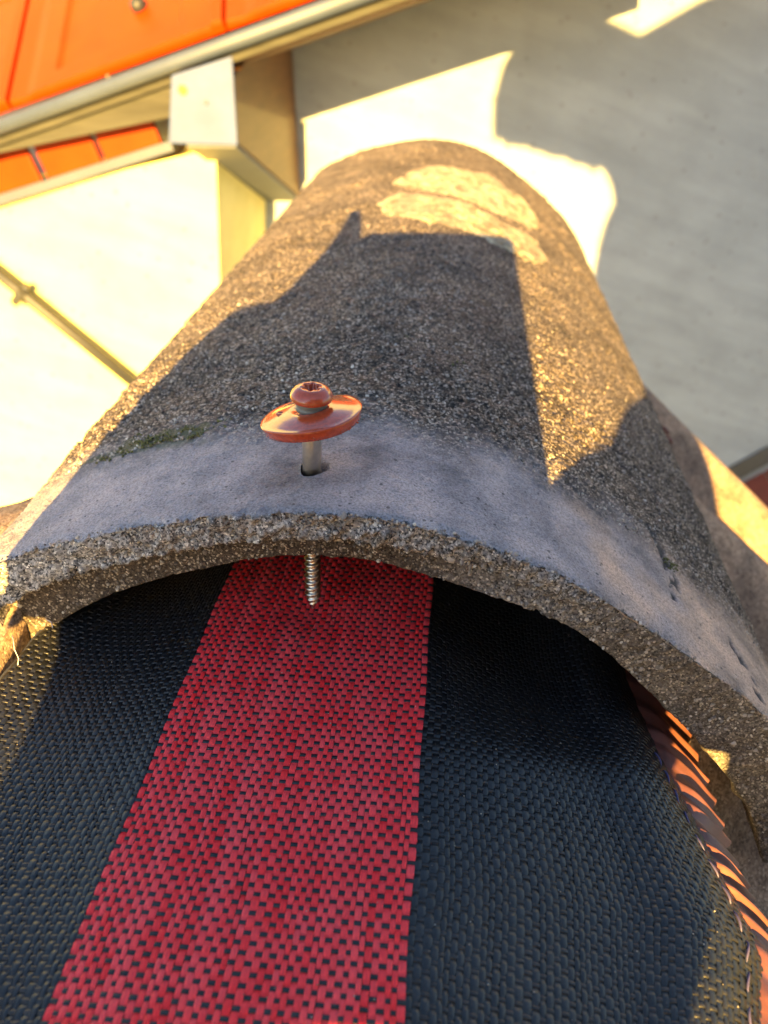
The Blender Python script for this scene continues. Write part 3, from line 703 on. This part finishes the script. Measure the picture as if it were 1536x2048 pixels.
# pleated terracotta foil flange on the right, dressed onto the field tile
nY, nS = 700, 14
fy = np.linspace(46, 300, nY); fs = np.linspace(0, 1, nS)
ph = np.cumsum(1/(8.6+9.0*vnoise(np.c_[fy*1.0, 0*fy, 0*fy], 9, 51)))*(fy[1]-fy[0])
tri = 2*np.abs((ph % 1.0)-0.5)*2-1; tri = np.clip(tri*1.25, -1, 1)
wid = np.interp(fy, [46, 84, 100, 118, 135, 150, 172, 195, 300], [16, 14, 12, 11.5, 14, 18, 21.5, 25, 28])+1.2*tri+2.2*vnoise(np.c_[fy, 0*fy, 0*fy], 5, 52)
P0x = right_edge(fy)-2.5; P0z = surf(P0x, fy)-1.6
SX = P0x[:, None]+wid[:, None]*fs[None]; fall = (1-(1-fs)**1.3)
SY = fy[:, None]-5.0*fs[None]+0*SX
zt = np.maximum(field_surface(SX, SY, 1)+2.2, P0z[:, None]-0.74*(SX-P0x[:, None]))
SZ = P0z[:, None]*(1-fall[None]**0.8)+np.minimum(zt, P0z[:, None]-3)*fall[None]**0.8 + (tri*(0.75+1.3*vnoise(np.c_[fy, 0*fy, 0*fy], 13, 54)))[:, None]*(0.2+0.85*np.sin(np.clip(fs, 0, 1)*1.9))[None] + 1.8*vnoise(np.c_[SX.ravel(), SY.ravel(), 0*SX.ravel()], 7, 53).reshape(SX.shape)
npmesh('pleated_flange', np.c_[SX.ravel(), SY.ravel(), SZ.ravel()], grid_quads(nY, nS), M_FLANGE, memb)
# rolled hem of foil at the lower right
hem = [(float(right_edge(yq))+6+0.06*(120-yq), yq, float(field_surface(np.array(float(right_edge(yq))+8), np.array(float(yq)), 1))+7.0+1.2*math.sin(yq/3)) for yq in np.linspace(60, 118, 24)]
MB().tube(hem, 1.8, 8).build('rolled_hem', M_FLANGE, memb, smooth=True)
# grey and pink foil on the left edge
fy = np.linspace(60, 200, 120); fs = np.linspace(0, 1, 6)
lx = left_edge(fy)+2; lz = surf(lx, fy)-1.4
SX = lx[:, None]-(4.2+1.6*vnoise(np.c_[fy, 0*fy, 0*fy], 9, 61))[:, None]*fs[None]; SY = fy[:, None]+4*fs[None]; SZ = lz[:, None]+0*fs[None]+1.2*np.sin(fs*2.5)[None]+0.5*vnoise(np.c_[SX.ravel(), SY.ravel(), 0*SX.ravel()], 8, 62).reshape(SX.shape)
k0 = int(np.searchsorted(fy, 171))
npmesh('grey_flange', np.c_[SX[:k0].ravel(), SY[:k0].ravel(), SZ[:k0].ravel()], grid_quads(k0, 6), M_FOILGREY, memb)
npmesh('terracotta_flange', np.c_[SX[k0-1:].ravel(), SY[k0-1:].ravel(), SZ[k0-1:].ravel()], grid_quads(len(fy)-k0+1, 6), M_FLANGE, memb)
# foil scraps showing beyond the right foot of the ridge tile
for px, py, Yq in ((1327, 868, 430), (1334, 886, 415), (1468, 1212, 232), (1490, 1256, 218)):
    P = atY(px, py, Yq); rr_ = 1.9*Yq/300
    pts = [(P[0]+rr_*0.9*math.cos(a_), P[1]+rr_*1.6*math.sin(a_*0.7), P[2]+rr_*0.8*math.sin(a_)) for a_ in np.linspace(0, 3.6, 9)]
    MB().tube(pts, rr_*0.45, 7).build('foil_scrap', M_FLANGE, memb, smooth=True)
# dust and grit on the cloth
xs_ = RNG.uniform(-118, 70, 420); ys_ = RNG.uniform(66, 228, 420)
grains('grit', np.c_[xs_, ys_, surf(xs_, ys_)+0.32], RNG.uniform(0.07, 0.19, 420), M_GRAIN, memb)
# loose white fibres
def fibre(pts, r=0.11): MB().tube(pts, r, 5).build('loose_thread', M_WHITEFIB, memb, smooth=True)
fibre([(-124, 157, -155), (-122.5, 155, -154.2), (-120.5, 151.5, -155), (-118.7, 149.6, -156.6), (-118, 147.5, -157)])
fibre([(-118.5, 166, -156), (-117, 164.5, -155), (-115.5, 164, -155.3), (-114.5, 162.5, -156.2)])
fibre([(30, 186, -150), (33, 187, -149), (37, 186.5, -148.5), (41, 188, -149.5)], 0.09)
fibre([(29, 184, -152.5), (32.5, 186, -151), (35, 187.5, -149.5)], 0.08)

# ------------------------------------------------------------------ behind the camera: the roofer taking the picture, and an added block that shades the wall
phone = tag(empty('phone', (0, 0, 0)), 'black phone held up over the ridge, taking the picture', 'phone')
def cp(a, u, d): return CR*a+CU*u+CF*d            # phone's own axes: right, up its long side, through it
def rrect(x0, x1, y0, y1, r, d, n=6):
    pts = []
    for cx_, cy_, a0 in ((x1-r, y1-r, 0), (x0+r, y1-r, 90), (x0+r, y0+r, 180), (x1-r, y0+r, 270)):
        for k in range(n+1): a_ = math.radians(a0+90*k/n); pts.append(tuple(cp(cx_+r*math.cos(a_), cy_+r*math.sin(a_), d)))
    return pts
MB().prism(rrect(-66, 21, -142, 20.5, 7, -3.0), tuple(cp(0, 0, -9))).build('case', M_BLACKPHONE, phone, bevel=1.0)
MB().prism(rrect(-62, 17, -138, 16, 5, -12.1), tuple(cp(0, 0, -0.6))).build('screen', M_BLACKPHONE, phone)
SA = np.cross(SUN, [0, 0, 1]); SA /= np.linalg.norm(SA); SA = SA if SA[0] > 0 else -SA
SB = np.cross(SA, SUN); SB = SB if SB[2] > 0 else -SB
def ab(a, b_, t): return SA*a+SB*b_+SUN*t         # position facing the sun, t mm back towards it
# one continuous figure: skeleton with radii, skinned
nodes = {}; verts = []; edges = []; rad = []
def nd(name, p, r, par=None):
    verts.append(Vector(p)*MM); rad.append(r*MM); nodes[name] = len(verts)-1
    if par: edges.append((nodes[par], nodes[name]))
nd('pelvis', (10, -560, -1080), 150)
nd('waist', (5, -550, -860), 140, 'pelvis'); nd('chest', (0, -520, -620), 165, 'waist'); nd('neckbase', (-5, -490, -440), 90, 'chest')
nd('neck', (-5, -480, -390), 60, 'neckbase'); nd('chin', (-5, -470, -330), 75, 'neck'); nd('head', (-5, -475, -260), 92, 'chin'); nd('crown', (-5, -480, -205), 62, 'head')
for sgn, sx in (('l', -1), ('r', 1)):
    nd(sgn+'hip', (10+sx*95, -560, -1130), 95, 'pelvis'); nd(sgn+'knee', (10+sx*110, -500, -1560), 62, sgn+'hip'); nd(sgn+'ankle', (10+sx*110, -560, -1960), 45, sgn+'knee'); nd(sgn+'toe', (10+sx*120, -430, -2010), 38, sgn+'ankle')
    nd(sgn+'shoulder', (sx*190-5, -500, -480), 70, 'neckbase')
nd('lelbow', (-230, -330, -420), 52, 'lshoulder'); nd('lwrist', tuple(ab(-64, -185, 70)), 42, 'lelbow')
nd('lpalm', tuple(ab(-68, -124, 30)), 41, 'lwrist'); nd('lpalm2', tuple(ab(-91, -76, 24)), 43, 'lpalm')
nd('lf1a', tuple(ab(-76, -22, 18)), 17, 'lpalm2'); nd('lf1b', tuple(ab(-73, 0, 14)), 13, 'lf1a'); nd('lf1c', tuple(ab(-72, 14, 12)), 10, 'lf1b'); nd('lf1d', tuple(ab(-80, 38, 16)), 3.0, 'lf1c')
nd('lf2a', tuple(ab(-101, -26, 20)), 14, 'lpalm2'); nd('lf2b', tuple(ab(-90, -22, 6)), 10, 'lf2a'); nd('lf2c', tuple(ab(-68, -30, 16)), 9, 'lf2b')
nd('lf3a', tuple(ab(-112, -56, 18)), 13, 'lpalm2'); nd('lf3b', tuple(ab(-72, -64, 16)), 10, 'lf3a')
nd('lf4a', tuple(ab(-114, -94, 18)), 19, 'lpalm2'); nd('lf4b', tuple(ab(-70, -98, 16)), 10, 'lf4a')
nd('relbow', tuple(ab(139, -150, 190)), 56, 'rshoulder'); nd('rwrist', tuple(ab(122, -106, 70)), 46, 'relbow')
nd('rpalm', tuple(ab(78, -92, 30)), 38, 'rwrist'); nd('rpalm2', tuple(ab(46, -84, 22)), 33, 'rpalm')
nd('rf1a', tuple(ab(50, -72, 20)), 17, 'rpalm2'); nd('rf1b', tuple(ab(16, -70, 18)), 18, 'rf1a')
nd('rf2a', tuple(ab(22, -88, 20)), 18, 'rpalm2'); nd('rf2b', tuple(ab(0, -92, 16)), 12, 'rf2a')
nd('rf4a', tuple(ab(26, -128, 24)), 27, 'rpalm2'); nd('rf4b', tuple(ab(8, -160, 26)), 30, 'rf4a')
nd('rf3a', tuple(ab(36, -106, 22)), 18, 'rpalm2'); nd('rf3b', tuple(ab(6, -116, 17)), 12, 'rf3a')
me = bpy.data.meshes.new('person'); me.from_pydata(verts, edges, []); per = link('person', me, M_CLOTH)
sk = per.modifiers.new('skin', 'SKIN'); sk.use_smooth_shade = True
lay = me.skin_vertices[0] if me.skin_vertices else None
if lay is None:
    bm = bmesh.new(); bm.from_mesh(me); bm.verts.layers.skin.verify(); bm.to_mesh(me); bm.free(); lay = me.skin_vertices[0]
for i, v in enumerate(lay.data): v.radius = (rad[i], rad[i]); v.use_root = (i == 0)
per.modifiers.new('sub', 'SUBSURF').levels = 1
tag(per, 'person in a light grey work jacket behind the camera, both hands raised on a phone', 'person')
# unseen block, added and outlined to cast the shade on the wall
scal = [(15, 333)]
for k in range(9):
    f0 = k/9; q1, q2 = RNG.uniform(-9, 9), RNG.uniform(-6, 10); scal += [(15+f0*290+9+q2*.6, 331-f0*66-4-q1), (15+(f0+0.06)*290+q1*.5, 333-(f0+.06)*66+q2*.7)]
poly = [(8, 420), (12, 360)]+scal+[(312, 262), (330, 235), (345, 195), (330, 150), (322, 100), (319, 40), (319, -3000), (2600, -3000), (2600, 1500), (700, 700), (469, 627), (345, 560), (258, 592), (150, 640), (60, 620), (50, 536), (24, 490)]
gp = [tuple(ab(a_, b_, 800)) for a_, b_ in poly]
nb_ = MB().prism(gp, tuple(SUN*120)).build('shade_block', M_SHADE_BLOCK)
tag(nb_, 'dark block added unseen behind the camera on the right, to shade the wall', 'building')
